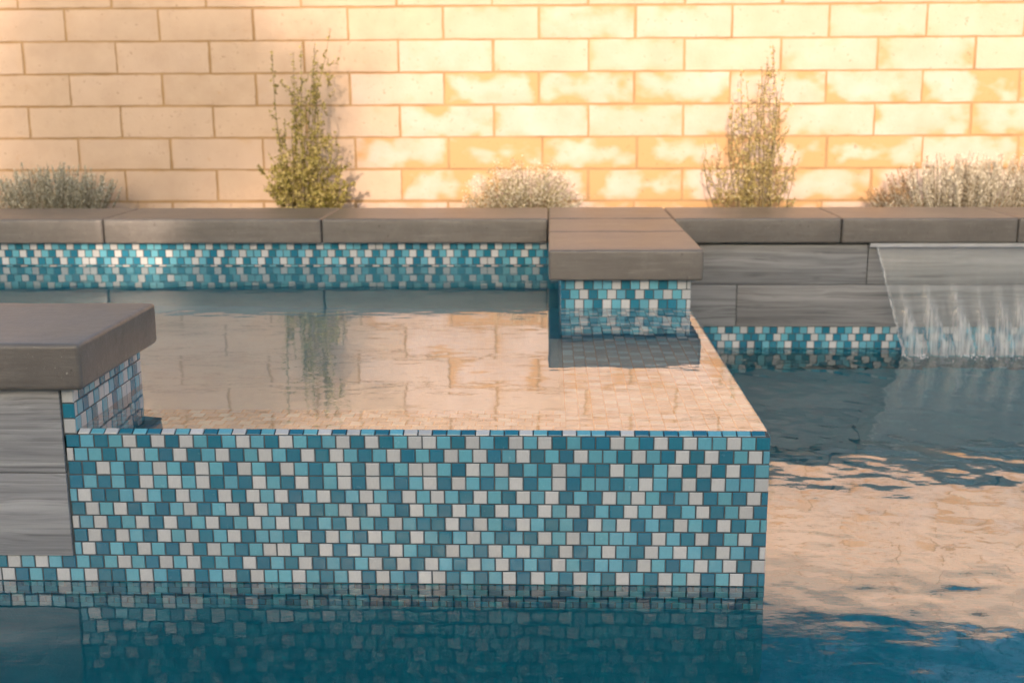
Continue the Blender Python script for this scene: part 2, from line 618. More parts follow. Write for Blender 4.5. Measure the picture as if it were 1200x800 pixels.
WT = .16                       # thickness of the front spill wall
mb = MB()
zsf = -.45
x0, x1, y0, y1, zz = XL + .2, XM - .002, YF + WT + .002, YB - .012, ZW - .012
mb.face([(x0, y0, zsf), (x1, y0, zsf), (x1, y1, zsf), (x0, y1, zsf)])
mb.face([(x0, y0, zsf), (x0, y0, zz), (x1, y0, zz), (x1, y0, zsf)])
mb.face([(x0, y1, zsf), (x1, y1, zsf), (x1, y1, zz), (x0, y1, zz)])
mb.face([(x0, y0, zsf), (x0, y1, zsf), (x0, y1, zz), (x0, y0, zz)])
mb.face([(x1, y0, zsf), (x1, y0, zz), (x1, y1, zz), (x1, y1, zsf)])
struct(mb.build('spa_basin', M['spa_plaster']))

# ================================================================== raised spa wall with its mosaic
spa = thing('spa_wall', 'raised spa spill wall covered in white, aqua and teal glass mosaic tiles', 'spa wall', ((XR + XP) / 2, YF, zf))
mb = MB()
mb.box(XL, XR - TH, YF + TH, YF + WT, zf, ZW - .0105)
mb.box(XM, XR - TH, YF + WT, YB - .02, zf, ZW - .0105)
mb.box(XP, XR - TH, YF + TH + .0004, YF + .027, .27, 11 * P - .0006)
mb.build('core', M['grout'], spa)
mb = MB()
mb.box(XL, XR - .0004, YF + .0004, YF + .1, zf, -4 * P - .001)
mb.box(XR - .1, XR - .0004, YF + .1, YB - .02, zf, -4 * P - .001)
mb.build('plaster_skin', M['plaster'], spa)
ROWS = ['DADAWDWDWADAWADW' + 'ADAWDWDAWWADWADW' + 'AWDADDWADWDWAAWAD',
        'WAADAWADWDAWDAWAD' + 'WDWADAWDADWAWDAW' + 'DADWAADWADWDWDAWA',
        'DDWADAWADWADWADW' + 'ADAWDWDAWWADWAWD' + 'ADWADDWADAWDWDWDA',
        'DADADWAWAWDADWAD' + 'WDAWDWADAWDWADAW' + 'DAWDAADAWADWDWAAW',
        'AWDDAWADWADWDWAW' + 'DAWDAWADWAWADWAD' + 'WAWDADWAWADAWDADWD',
        'DWAWDADAWDAWDWAD' + 'WDAWDWADWADWADWA' + 'DWAWDADWAWDAWDAWD',
        'WAWDAWDWDAWDAWAW' + 'ADADWADWADDWDWAD' + 'WADADWAWDADWADWDAA',
        'DWDWADWAWDAWDAAD' + 'WDWADWADWADAWADA' + 'DWAWAAAADWADWDAWD',
        'AWDADWADWDWADAWW' + 'ADWDWADWADDWADWA' + 'WADWDAWADWAWADWADW',
        'DWAWA' + 'DADAWADWAWDADWDA' + 'DWDADAWDWDWADWAWD' + 'ADWADAADWADAWAWDW',
        'WDAD' + 'WAWDDAWADWDAWDWAA' + 'WADAWDWADWWDADAW' + 'DWADWADWADWAWDAWDD']
HALF = {2, 5, 7, 9, 11}
XK = XR - 49.08 * P            # right end of the planks on the pier front
front_obj, front_rest = [], []
for r in range(1, 16):
    top = (12 - r) * P
    half = r in HALF or (r > 11 and r % 2 == 1)
    left = XK + .001 if r <= 9 else XL
    cs = ROWS[r - 1] if r <= 11 else ''
    n = int((XR - left) / P) + 2
    if len(cs) < n:
        cs = rand_row(n - len(cs)) + cs
    hi = XR
    k = len(cs) - 1
    first = True
    while hi > left + .004:
        w = P / 2 if (half and first) else P
        lo = max(hi - w, left)
        if hi - lo > .005:
            sp = (Vector(((lo + hi) / 2, YF + TH, top - P / 2 - (.0008 if r == 1 else 0))), Vector((1, 0, 0)), Vector((0, 0, 1)), hi - lo - G, P - G - (.0012 if r == 1 else 0), cs[k])
            (front_obj if r <= 6 else front_rest).append(sp)
        hi -= w
        first = False
        k -= 1
tiles_as_objects(front_obj, spa)
# spill lip: a course that slopes back from the face up to the water line
CAP = 'WAWDADWAWDAWDAW' + 'DAWDWADAWWDADWAD' + 'WADWAADWDADADAAAD'
lipv = Vector((0, .0140, .0070)).normalized()
hi = XR - .3 * P
k = len(CAP) - 1
while hi > XP + .004 and k >= 0:
    lo = max(hi - P, XP)
    front_rest.append((Vector(((lo + hi) / 2, YF + .0095, 11 * P + .0026)), Vector((1, 0, 0)), lipv, hi - lo - G, .0150, CAP[k]))
    hi -= P
    k -= 1
# submerged top of the spill wall and of the wide right-hand wall
zs = ZW - .0105
front_rest += tile_specs((XP - .02, YF + .028, zs), (1, 0, 0), (0, 1, 0), XM - XP + .02, 5, pal='DAD')
front_rest += tile_specs((XR - .001, YF + .028, zs), (0, 1, 0), (-1, 0, 0), 29.5 * P, 14, pal='DDA')
front_rest += tile_specs((XR - .001, YF + .028 + 29.5 * P, zs), (0, 1, 0), (-1, 0, 0), YM - YF - 29.5 * P - .028, 14, pal='WADA')
# outer right face
front_rest += tile_specs((XR - TH, YF + .004, -4 * P), (0, 1, 0), (0, 0, 1), YB - YF - .02, 15)
tiles_as_stuff(front_rest, spa)

# ================================================================== pier at the left end of the spill edge
pier = thing('spa_pier', 'grey plank clad pier with a thick stone cap ending the spill edge', 'pier', (-1.3, (YF + YP) / 2, 0))
mb = MB()
mb.box(XL, XK, YF + .004, YP - .004, -.1, ZU - .001)
mb.box(XK, XP - TH, YF + TH, YP - TH, .25, ZU - .001)
mb.build('core', M['grout'], pier)
caps = [(XP + OH - .78, XP + OH), (XP + OH - 1.56, XP + OH - .783)]
for a, c in caps:
    round_box('coping_stone', a, c, YF - OH, YP + OH, ZU, ZT, M['stone'], pier, .010, 4, .0009)
zpl = [(.053, .2155), (.2175, ZU - .004)]
for i, (a, c) in enumerate(zpl):
    xs = [XK - .001, XK - (1.02 if i else .66), XL - .1]
    for q in range(2):
        round_box('plank', xs[q + 1] + .0015, xs[q], YF - .0045, YF + .006, a, c, M['plank'], pier, .0015, 2)['tone'] = (1.12, 1.12, 1.13, 1.0)  # raised colour stands in for the stronger light on this pier
t = tile_specs((XK + .0005, YF + TH, 11 * P), (1, 0, 0), (0, 0, 1), XP - XK - .0005, 3, (ZU - 11 * P) / 3.06, [0, 0, 0], ['W', 'D', 'W'])
t += tile_specs((XP - TH, YF + .002, 11 * P + .003), (0, 1, 0), (0, 0, 1), YP - YF - .004, 3, (ZU - 11 * P) / 3.15, [0.1, .55, .2],
                ['AWADWAWDAWWDAWD', 'WADWAWWADAWADWA', 'WDAAWDWADAWDWAD'])
t += tile_specs((XP - .004, YP - TH, 11 * P + .003), (-1, 0, 0), (0, 0, 1), 1.2, 3, (ZU - 11 * P) / 3.15)[:0]
tiles_as_objects(t, pier)

# ================================================================== pier between the spa and the pool
pierm = thing('divider_pier', 'square mosaic faced pier under a long stone cap between spa and waterfall', 'pier', ((XM + XR) / 2, (YM + YB) / 2, 0))
mb = MB()
mb.box(XM + TH, XR - TH, YM + TH, YB + .3, .2, ZU - .001)
mb.build('core', M['grout'], pierm)
for a, c in ((YM - OH, 3.702), (3.7075, 4.086), (4.0915, 4.492)):
    round_box('coping_stone', XM - OH - .005, XR + OH, a, c, ZU, ZT, M['stone'], pierm, .008, 3, .0009)
hp = (ZU - ZW + .002) / 3.02
t = tile_specs((XM, YM + TH, ZW - .003), (1, 0, 0), (0, 0, 1), XR - XM, 3, hp, [.5, 0, .5],
               ['DAWADWAWDAWDDA'[:15] + 'W', 'DAWDAWADWDAWAW', 'WADAWADWAADWAD'[::-1] + 'W'])
tiles_as_objects(t, pierm)
sd = tile_specs((XM + TH, YB - .002, ZW - .05), (0, -1, 0), (0, 0, 1), YB - YM - .004, 5, hp)
sd += tile_specs((XR - TH, YM + .004, ZW - .003), (0, 1, 0), (0, 0, 1), YB - YM - .006, 3, hp)
tiles_as_stuff(sd, pierm)

# ================================================================== raised back wall of spa and pool
back = thing('raised_wall', 'long raised pool wall with stone coping, grey planks and mosaic bands', 'wall', (0, YB, 0))
mb = MB()
mb.box(XL - .3, XE + .3, YB + TH, 4.46, -.3, ZU - .001)
mb.build('core', M['grout'], back)
xs = [XL - .3, -2.36, -1.579, -.802, XM - OH - .0065]
for a, c in zip(xs, xs[1:]):
    round_box('coping_stone', a + .0015, c - .0015, YB - OH, 4.485 + rng.uniform(-.004, .004), ZU, ZT, M['stone'], back, .008, 3, .0009)
xs = [XR + OH + .0015, 1.015, 1.62, 2.22, 2.83, XE + .3]
for a, c in zip(xs, xs[1:]):
    round_box('coping_stone', a + .0015, c - .0015, YB - OH, 4.485 + rng.uniform(-.004, .004), ZU, ZT, M['stone'], back, .008, 3, .0009)
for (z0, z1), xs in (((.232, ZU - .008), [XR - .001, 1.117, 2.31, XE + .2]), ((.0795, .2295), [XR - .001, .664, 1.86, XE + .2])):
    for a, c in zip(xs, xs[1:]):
        round_box('plank', a + .0015, c - .0015, YB - .0055, YB + .006, z0, z1, M['plank'], back, .0015, 2)['tone'] = [rng.uniform(.72, .82)] * 3 + [1.0]  # darkened colour stands in for the weaker light on this wall
sd = tile_specs((XL, YB + TH, ZW - 5 * P + .002), (1, 0, 0), (0, 0, 1), XM - XL, 8, P * 1.015)
sd += tile_specs((XR, YB + TH, -3 * P), (1, 0, 0), (0, 0, 1), XE - XR, 6)
tiles_as_stuff(sd, back)

# ================================================================== water
def sines(n, lo, hi, seed, aniso=1.0):
    g = np.random.default_rng(seed)
    lam = np.exp(g.uniform(np.log(lo), np.log(hi), n))
    th = g.uniform(0, 2 * np.pi, n)
    k = 2 * np.pi / lam
    return k * np.cos(th) * aniso, k * np.sin(th), g.uniform(0, 2 * np.pi, n), lam

def field(X, Y, n, lo, hi, slope, seed, aniso=1.0):
    kx, ky, ph, lam = sines(n, lo, hi, seed, aniso)
    h = np.zeros_like(X)
    a = slope / math.sqrt(n / 2) / np.hypot(kx, ky)
    for i in range(n):
        h += a[i] * np.sin(kx[i] * X + ky[i] * Y + ph[i])
    return h

def axis(lo, hi, f0, f1, fine, coarse):
    parts = []
    if f0 > lo:
        parts.append(np.linspace(lo, f0, max(2, int((f0 - lo) / coarse)), endpoint=False))
    parts.append(np.linspace(f0, f1, int((f1 - f0) / fine), endpoint=hi <= f1))
    if hi > f1:
        parts.append(np.linspace(f1, hi, max(2, int((hi - f1) / coarse))))
    return np.concatenate(parts)

def grid_mesh(name, xs, ys, hfun, keep, m):
    X, Y = np.meshgrid(xs, ys)
    Z = hfun(X, Y)
    nx, ny = len(xs), len(ys)
    idx = np.arange(nx * ny).reshape(ny, nx)
    q = np.stack([idx[:-1, :-1], idx[:-1, 1:], idx[1:, 1:], idx[1:, :-1]], -1).reshape(-1, 4)
    cx = ((X[:-1, :-1] + X[1:, 1:]) / 2).ravel()
    cy = ((Y[:-1, :-1] + Y[1:, 1:]) / 2).ravel()
    q = q[keep(cx, cy)]
    me = bpy.data.meshes.new(name)
    me.vertices.add(nx * ny)
    me.vertices.foreach_set('co', np.stack([X, Y, Z], -1).ravel())
    me.loops.add(q.size)
    me.loops.foreach_set('vertex_index', q.ravel().astype(np.int32))
    me.polygons.add(len(q))
    me.polygons.foreach_set('loop_start', (np.arange(len(q)) * 4).astype(np.int32))
    me.polygons.foreach_set('use_smooth', np.ones(len(q), bool))
    me.materials.append(m)
    me.update(calc_edges=True)
    return link(name, me)

FALL_X0, FALL_X1 = 1.235, 2.32       # where the falling sheet meets the pool
def pool_h(X, Y):
    # a quiet corner before the spill wall, livelier water beside and below the falling sheet
    d = np.hypot(np.maximum(0, FALL_X0 - X), 4.0 - Y)
    lively = np.clip((X - .38) / .25, 0, 1)
    amp = .22 + .78 * lively
    h = field(X, Y, 40, .14, .5, .009, 3) * amp
    h += field(X, Y, 40, .05, .15, .0150, 4, .9) * amp
    h += field(X, Y, 30, .028, .06, .0095, 9) * (.4 + .6 * lively)
    for i, (sx, sy) in enumerate([(1.3, 4.0), (1.55, 3.98), (1.8, 4.02), (2.1, 4.0), (2.3, 4.0)]):
        r = np.hypot(X - sx, Y - sy)
        for j in range(3):
            lam = (.055, .09, .14)[j] * (1 + .13 * math.sin(i * 5 + j))
            sl = (.020, .018, .013)[j] / 1.6
            h += sl * lam / (2 * np.pi) * np.sin(2 * np.pi * r / lam + i * 1.7 + j) * np.exp(-r / .85) * lively
    near = np.exp(-((4.0 - Y) / .22) ** 2) * np.clip((X - 1.15) / .1, 0, 1)
    h += near * field(X, Y, 30, .04, .12, .12, 21)
    return h
xs = axis(XL, XE, -1.15, 1.75, .0075, .03)
ys = axis(YN, YB + .012, 1.45, YB + .012, .0075, .03)
struct(grid_mesh('pool_water', xs, ys, pool_h, lambda x, y: ~((x < XR - .012) & (y > YF + .012)), M['pool_water']))

def spa_h(X, Y):
    h = field(X, Y, 40, .06, .30, .0030, 31, .45)
    h += field(X, Y, 40, .02, .055, .0068, 32, .30)
    edge = np.clip(np.minimum(XR - X, Y - YF) / .03, 0, 1)
    lip = np.clip((X - (XR - .006)) / .010, 0, 1)
    return ZW + h * edge * .8 - .010 * lip ** 2
xs = np.concatenate([axis(XL, XR - .010, -1.2, XR - .010, .009, .03)[:-1], np.linspace(XR - .010, XR + .0035, 9)])
ys = axis(YF + .0160, YB + .001, YF + .0160, YB + .001, .009, .03)
struct(grid_mesh('spa_water', xs, ys, spa_h, lambda x, y: y > 0, M['spa_water']))

# ================================================================== waterfall and its spout
spout = thing('waterfall_spout', 'thin pale metal spout lip under the stone coping', 'spout', (1.7, YB, ZU - .02))
mb = MB()
mb.box(1.116, 2.42, YB - .030, YB + .02, .3675, .3712)
mb.build('lip', M['metal'], spout)
mb = MB()
mb.box(1.119, 2.417, YB - .026, YB - .008, .3718, .3795)
mb.build('housing', M['metal'], spout)

def m_fall():
    m = bpy.data.materials.new('falling_water')
    m.use_nodes = True
    nt = m.node_tree
    nt.nodes.remove(nt.nodes['Principled BSDF'])
    at = nt.nodes.new('ShaderNodeAttribute')
    at.attribute_name = 'froth'
    fro = at.outputs['Fac']
    st = noise(nt, coords(nt, (95, 40, 2.2)), 1, 5, .65)
    st2 = noise(nt, coords(nt, (240, 100, 5)), 1, 3, .6)
    stk = ramp(nt, mathn(nt, 'ADD', mathn(nt, 'MULTIPLY', st, .6), mathn(nt, 'MULTIPLY', st2, .4)), [(.38, (0, 0, 0)), (.68, (1, 1, 1))])
    w = mathn(nt, 'MULTIPLY', fro, mathn(nt, 'MULTIPLY_ADD', stk, .85, .22), clamp=True)
    tr = nt.nodes.new('ShaderNodeBsdfTransparent')
    tr.inputs['Color'].default_value = (.93, .96, .97, 1)
    gl = nt.nodes.new('ShaderNodeBsdfGlossy')
    gl.inputs['Roughness'].default_value = .22
    lw = nt.nodes.new('ShaderNodeLayerWeight')
    lw.inputs['Blend'].default_value = .5
    fr = mathn(nt, 'MULTIPLY_ADD', mathn(nt, 'POWER', lw.outputs['Facing'], 2.2), .6, .05, clamp=True)
    m1 = nt.nodes.new('ShaderNodeMixShader')
    L(nt, fr, m1.inputs[0])
    L(nt, tr.outputs[0], m1.inputs[1])
    L(nt, gl.outputs[0], m1.inputs[2])
    df = nt.nodes.new('ShaderNodeBsdfDiffuse')
    df.inputs['Color'].default_value = (.85, .84, .82, 1)
    tl = nt.nodes.new('ShaderNodeBsdfTranslucent')
    tl.inputs['Color'].default_value = (.85, .84, .82, 1)
    m2 = nt.nodes.new('ShaderNodeMixShader')
    m2.inputs[0].default_value = .4
    L(nt, df.outputs[0], m2.inputs[1])
    L(nt, tl.outputs[0], m2.inputs[2])
    m3 = nt.nodes.new('ShaderNodeMixShader')
    L(nt, w, m3.inputs[0])
    L(nt, m1.outputs[0], m3.inputs[1])
    L(nt, m2.outputs[0], m3.inputs[2])
    L(nt, m3.outputs[0], nt.nodes['Material Output'].inputs['Surface'])
    return m
M['fall'] = m_fall()
nu, nv = 420, 90
top_z = .368
fl = []
x = .045
while x < 1.0:
    fl.append((x, rng.uniform(.24, .42), rng.uniform(.8, 1.15), rng.uniform(-.010, .014), rng.uniform(.026, .034)))
    x += rng.uniform(.056, .078)
vs, fro = [], []
for j in range(nv + 1):
    v = j / nv
    z = top_z - v * (top_z + .012)
    y = YB - .030 - .075 * v ** .72
    xl = 1.138 + (FALL_X0 - 1.138) * v ** 1.05 + .0022 * v * math.sin(v * 37) + .0016 * v * math.sin(v * 91 + 1)
    xr = 2.405 - (2.405 - FALL_X1) * v ** .85
    for i in range(nu + 1):
        u = i / nu
        d, fo = 0.0, .17 + .34 * max(0, v - .3)
        near = min(fl, key=lambda q: abs(u - q[0] - q[3] * v))
        c, v0, am, sl, wd = near
        x_ = (u - c - sl * v) / wd
        # pale water spreads downwards from the crest of each flute, a dark slit stays between two flutes
        start = v0 - .04 + .30 * min(1.3, abs(x_)) ** 1.3
        grow = max(0, min(1, (v - start) / .45))
        grow = grow * grow * (3 - 2 * grow)
        crest = math.exp(-(x_ / .16) ** 2) * max(0, min(1, (v - v0 + .2) / .2))
        slit = max(0, 1 - abs(abs(x_) - 1.0) / .16)
        fo += am * (.50 * grow * (1 - .7 * slit) + .16 * crest * (1 - .4 * v)) - .22 * slit * v
        d += .011 * v * grow * max(0, 1 - x_ * x_ * .8)
        d += .0005 * math.sin(v * 9 + u * 11)
        edge = math.exp(-(u / .005) ** 2) + math.exp(-((1 - u) / .005) ** 2)
        vs.append((xl + (xr - xl) * u, y - d, z))
        fro.append(min(1, fo + .8 * edge * (.4 + .6 * abs(math.sin(v * 43 + 3 * math.sin(v * 17))))))
fs = [(j * (nu + 1) + i, j * (nu + 1) + i + 1, (j + 1) * (nu + 1) + i + 1, (j + 1) * (nu + 1) + i) for j in range(nv) for i in range(nu)]
me = bpy.data.meshes.new('waterfall')
me.from_pydata(vs, [], fs)
me.materials.append(M['fall'])
me.polygons.foreach_set('use_smooth', [True] * len(fs))
a = me.attributes.new('froth', 'FLOAT', 'POINT')
a.data.foreach_set('value', fro)
fall_o = thing('waterfall', 'clear sheet of water falling from the spout, breaking into fluted strands', 'waterfall', (1.75, YB - .08, 0))
link('sheet', me, fall_o)
# beads along the rim of the sheet and splash drops
mb = MB()
def drop(mb, c, r):
    t = (1 + 5 ** .5) / 2
    vv = [Vector(p).normalized() for p in ((0, 0, 1), (1, 0, 0), (0, 1, 0), (-1, 0, 0), (0, -1, 0), (0, 0, -1))]
    mb.add([Vector(c) + q * r for q in vv], [(0, 1, 2), (0, 2, 3), (0, 3, 4), (0, 4, 1), (5, 2, 1), (5, 3, 2), (5, 4, 3), (5, 1, 4)])
for i in range(70):
    v = rng.random()
    drop(mb, (1.138 + (FALL_X0 - 1.138) * v ** 1.05 - rng.uniform(-.002, .004), YB - .033 - .075 * v ** .72, top_z - v * top_z), rng.uniform(.001, .0026))
for i in range(420):
    drop(mb, (rng.uniform(1.2, 2.35), rng.gauss(3.98, .05), abs(rng.gauss(0, .012))), rng.uniform(.0008, .0026))
def m_foam():
    m, nt, b = mat('foam')
    b.inputs['Base Color'].default_value = (.78, .79, .78, 1)
    b.inputs['Roughness'].default_value = .6
    return m
fo_b = MB()
for i in range(900):
    cx, cy = rng.uniform(1.22, 2.36), YB - .105 - abs(rng.gauss(0, .035))
    if math.sin(cx * 31) + math.sin(cx * 83 + 1) + rng.gauss(0, .6) < .4:
        continue
    r = rng.uniform(.0008, .0030)
    drop(fo_b, (cx, cy, .002), r)
fo_b.build('foam', m_foam(), fall_o, True)['kind'] = 'stuff'
M['drops'] = m_water('water_drops', [(0, .05), (.6, .25), (1, 1)], (.97, .99, 1), 0)
mb.build('splash_drops', M['drops'], fall_o, True)['kind'] = 'stuff'

# ================================================================== planting bed
mb = MB()
nx, ny = 140, 14
for j in range(ny + 1):
    for i in range(nx + 1):
        xx = -3.4 + 6.8 * i / nx
        yy = 4.455 + (YW + .02 - 4.455) * j / ny
        mb.v.append((xx, yy, .396 + .010 * math.sin(xx * 17 + yy * 9) + rng.uniform(-.006, .006)))
mb.f = [(j * (nx + 1) + i, j * (nx + 1) + i + 1, (j + 1) * (nx + 1) + i + 1, (j + 1) * (nx + 1) + i) for j in range(ny) for i in range(nx)]
mb.mi = [0] * len(mb.f)
struct(mb.build('planting_bed', M['soil'], None, True))

# ================================================================== block wall
wall = thing('block_wall', 'tan slump block garden wall with pale and rusty orange stains', 'wall', (0, YW, zg))
BW, BH, DEP = .4003, .1352, .14
mb = MB()
mb.box(-9, 9, YW + .0040, YW + DEP - .006, zg - .2, 1.249 + 2 * BH - .004)
mb.build('mortar', M['mortar'], wall)
def block_mesh(seed):
    g = random.Random(seed)
    e_d = .001
    w, h, nx, nz = BW - .0105, BH - .0098, 10, 5
    mb = MB()
    idx = {}
    for j in range(nz + 1):
        for i in range(nx + 1):
            fx, fz = i / nx, j / nz
            xx, zz = (fx - .5) * w, (fz - .5) * h
            e = min(min(fx, 1 - fx) * w, min(fz, 1 - fz) * h)
            rim = max(0, 1 - e / .012)
            idx[i, j] = len(mb.v)
            mb.v.append((xx + g.uniform(-.0012, .0012) * (rim > .9), e_d * rim ** 2 + g.uniform(-.0008, .0008), zz + g.uniform(-.0014, .0014) * (rim > .9)))
    for j in range(nz):
        for i in range(nx):
            mb.f.append((idx[i, j], idx[i + 1, j], idx[i + 1, j + 1], idx[i, j + 1]))
    ring = [idx[i, 0] for i in range(nx)] + [idx[nx, j] for j in range(nz)] + [idx[i, nz] for i in range(nx, 0, -1)] + [idx[0, j] for j in range(nz, 0, -1)]
    n0 = len(mb.v)
    for q in ring:
        p = mb.v[q]
        mb.v += [p, (p[0], .03, p[2])]
    for q in range(len(ring)):
        r2 = (q + 1) % len(ring)
        mb.f.append((n0 + 2 * q, n0 + 2 * q + 1, n0 + 2 * r2 + 1, n0 + 2 * r2))
    mb.mi = [0] * len(mb.f)
    return mb.mesh('block', M['block'], True)
mb = MB()
for k in range(-22, 23):
    mb.box(k * BW + .004, (k + 1) * BW - .004, YW - .012, YW + DEP + .012, 1.249 + 2 * BH + .003, 1.249 + 2 * BH + .048)
struct(mb.build('cap_blocks', M['mortar'], wall), 'stuff')
BM = [block_mesh(s) for s in range(7)]
# centre heights of the courses, from the top course (above the picture) down, and where a joint falls in each
phase = {0: -.84, 1: -.64, 2: -.845, 3: -.637, 4: -.846, 5: -.636, 6: -.829, 7: -.635, 8: -.838, 9: -.63}
tops = [1.249 + 2 * BH, 1.249 + BH, 1.249, 1.1135, .981, .845, .711, .577, .439, .303]
for ci in range(len(tops)):
    z1 = tops[ci]
    z0 = tops[ci + 1] if ci + 1 < len(tops) else z1 - BH
    zc = (z0 + z1) / 2
    ph = phase[ci]
    n0 = int((-3.7 - ph) / BW)
    for k in range(n0, n0 + 19):
        xc = ph + (k + .5) * BW
        o = bpy.data.objects.new('block', BM[rng.randrange(7)])
        col.objects.link(o)
        o.parent = wall
        o.matrix_parent_inverse = Matrix.Translation(-wall.location)
        o.location = (xc + rng.uniform(-.002, .002), YW + rng.uniform(-.0007, .0007), zc + rng.uniform(-.001, .001))
        o.rotation_euler = (rng.gauss(0, .002), rng.gauss(0, .0025), rng.gauss(0, .0015))
        s = max(0, min(1, (xc + .95) / .6)) * {0: .2, 1: .2, 2: .3, 3: .35, 4: .8, 5: .7, 6: 1.15, 7: .95, 8: 1.1}.get(ci, .5)
        s *= rng.uniform(.4, 1.2)
        if xc < -.9:
            s = rng.uniform(0, .12)
        o['stain'] = float(min(1, s))
# the rest of the wall, out of the picture
mb = MB()
for ci in range(len(tops)):
    z1 = tops[ci]
    z0 = tops[ci + 1] if ci + 1 < len(tops) else z1 - BH
    for side in (-1, 1):
        for k in range(12):
            xa = side * (3.95 + k * BW + (.2 if ci % 2 else 0))
            mb.box(min(xa, xa + side * (BW - .01)), max(xa, xa + side * (BW - .01)), YW, YW + .02, z0 + .0045, z1 - .0045)
struct(mb.build('far_blocks', M['block'], wall), 'stuff')

# ================================================================== plants in the bed
def leaf_pts(c, d, ln, wd, g):
    """a small folded leaf: four points, two triangles"""
    d = d.normalized()
    s = d.cross(Vector((g.gauss(0, 1), g.gauss(0, 1), g.gauss(0, 1))))
    if s.length < 1e-4:
        s = Vector((1, 0, 0))
    s.normalize()
    return [c, c + d * ln * .5 + s * wd, c + d * ln, c + d * ln * .5 - s * wd]

def rv(g, s=1.0):
    return Vector((g.gauss(0, s), g.gauss(0, s), g.gauss(0, s)))

def shrub(name, label, cat, base, width, height, leafm, seed, nstem=9, tall=(), lower=.45, dens=1.0, group=None, lean=0.0, depth=.55):
    """upright twiggy shrub: stems fan out of one foot, dense below, single whips above"""
    g = random.Random(seed)
    root = thing(name, label, cat, base, group)
    B = Vector(base)
    st_, lf = MB(), MB()
    def whip(p0, p1, r, leaf_len, density, sag=.02, dens0=0.0):
        pts = []
        k = 7
        off = rv(g, sag)
        for i in range(k + 1):
            t_ = i / k
            pts.append(p0.lerp(p1, t_) + off * math.sin(math.pi * t_) + rv(g, .0025))
        st_.tube(pts, [r * (1 - .75 * i / k) for i in range(k + 1)], 4)
        L_ = (p1 - p0).length
        for i in range(int(density * L_)):
            t_ = dens0 + (1 - dens0) * g.random()
            q = p0.lerp(p1, t_) + off * math.sin(math.pi * t_)
            d = (p1 - p0).normalized() * g.uniform(.1, .9) + rv(g, .7)
            ll = leaf_len * g.uniform(.6, 1.25)
            lf.face(leaf_pts(q + rv(g, .003), d, ll, ll * g.uniform(.26, .42), g))
        return pts
    # long stems, given as (x across, height) of the tip, fractions of width and height
    for (tx, tz) in tall:
        foot = B + Vector((tx * .62 * width / 2 + g.uniform(-.05, .05) * width, g.uniform(-.04, .04), 0))
        tip = B + Vector((tx * width / 2 + lean * tz + g.gauss(0, .012), g.uniform(-.05, .05), tz * height * g.uniform(.9, 1.06)))
        pts = whip(foot, tip, .0030, .0135, 170 * dens, .022, .12)
        for i in range(int(12 * tz)):
            t_ = g.uniform(.12, .82)
            q = foot.lerp(tip, t_)
            ln = g.uniform(.04, .13) * (1 - .55 * t_)
            d = Vector((g.gauss(0, .45), g.gauss(0, .4), g.uniform(.5, 1.1))).normalized()
            whip(q, q + d * ln, .0014, .0125, 420 * dens, .006)
    # the bushy foot
    for i in range(nstem):
        a = g.uniform(-1, 1)
        foot = B + Vector((a * width * .25, g.uniform(-.05, .05), 0))
        hh = height * lower * g.uniform(.35, 1.0) * (1 - .35 * abs(a))
        tip = B + Vector((a * width * .5 * g.uniform(.8, 1.1) + lean * .3, g.uniform(-1, 1) * width * depth * .35, hh))
        whip(foot, tip, .0022, .0135, 480 * dens, .012)
        for k in range(7):
            q = foot.lerp(tip, g.uniform(.1, .95))
            d = Vector((g.gauss(0, .7), g.gauss(0, .6), g.uniform(.1, .9))).normalized()
            whip(q, q + d * g.uniform(.03, .08), .0012, .0125, 620 * dens, .004)
    st_.build('stem', M['stem'], root)
    lf.build('foliage', M[leafm], root)
    return root

def clump(name, label, cat, base, width, height, leafm, seed, nstem=200, needle=.009, dark_left=0, group=None, skew=None):
    """dense clump of upright stems clad in tiny grey leaves"""
    g = random.Random(seed)
    root = thing(name, label, cat, base, group)
    B = Vector(base)
    st_, lf, br = MB(), MB(), MB()
    for i in range(nstem):
        a = g.uniform(-1, 1)
        dp = g.uniform(-1, 1)
        foot = B + Vector((a * width * .40, dp * .085, -.005))
        prof = (1 - .40 * abs(a) ** 2.5) if skew is None else skew(a)
        hh = height * prof * g.uniform(.62, 1.04) * (1 - .18 * max(0, -dp))
        tip = foot + Vector((a * width * .10 + g.gauss(0, .013), dp * .03 + g.gauss(0, .01), hh))
        mid = foot.lerp(tip, .5) + rv(g, .004)
        st_.tube([foot, mid, tip], [.0014, .0012, .0006], 3)
        dark = dark_left and a < dark_left + g.gauss(0, .12)
        tgt = lf
        for k in range(int(hh * 330)):
            t_ = g.uniform(.05, 1) ** .8
            q = foot.lerp(mid, t_ * 2) if t_ < .5 else mid.lerp(tip, t_ * 2 - 1)
            d = Vector((g.gauss(0, .5), g.gauss(0, .5), g.uniform(.5, 1.2)))
            ll = needle * g.uniform(.6, 1.4)
            if dark and (t_ > .75 or g.random() < .35):
                tgt = br
            else:
                tgt = lf
            tgt.face(leaf_pts(q, d, ll * 1.3, ll * .2, g))
    st_.build('stem', M['stem'], root)
    lf.build('foliage', M[leafm], root)
    if br.f:
        br.build('dry_flower_heads', M['leaf_brown'], root)
    return root

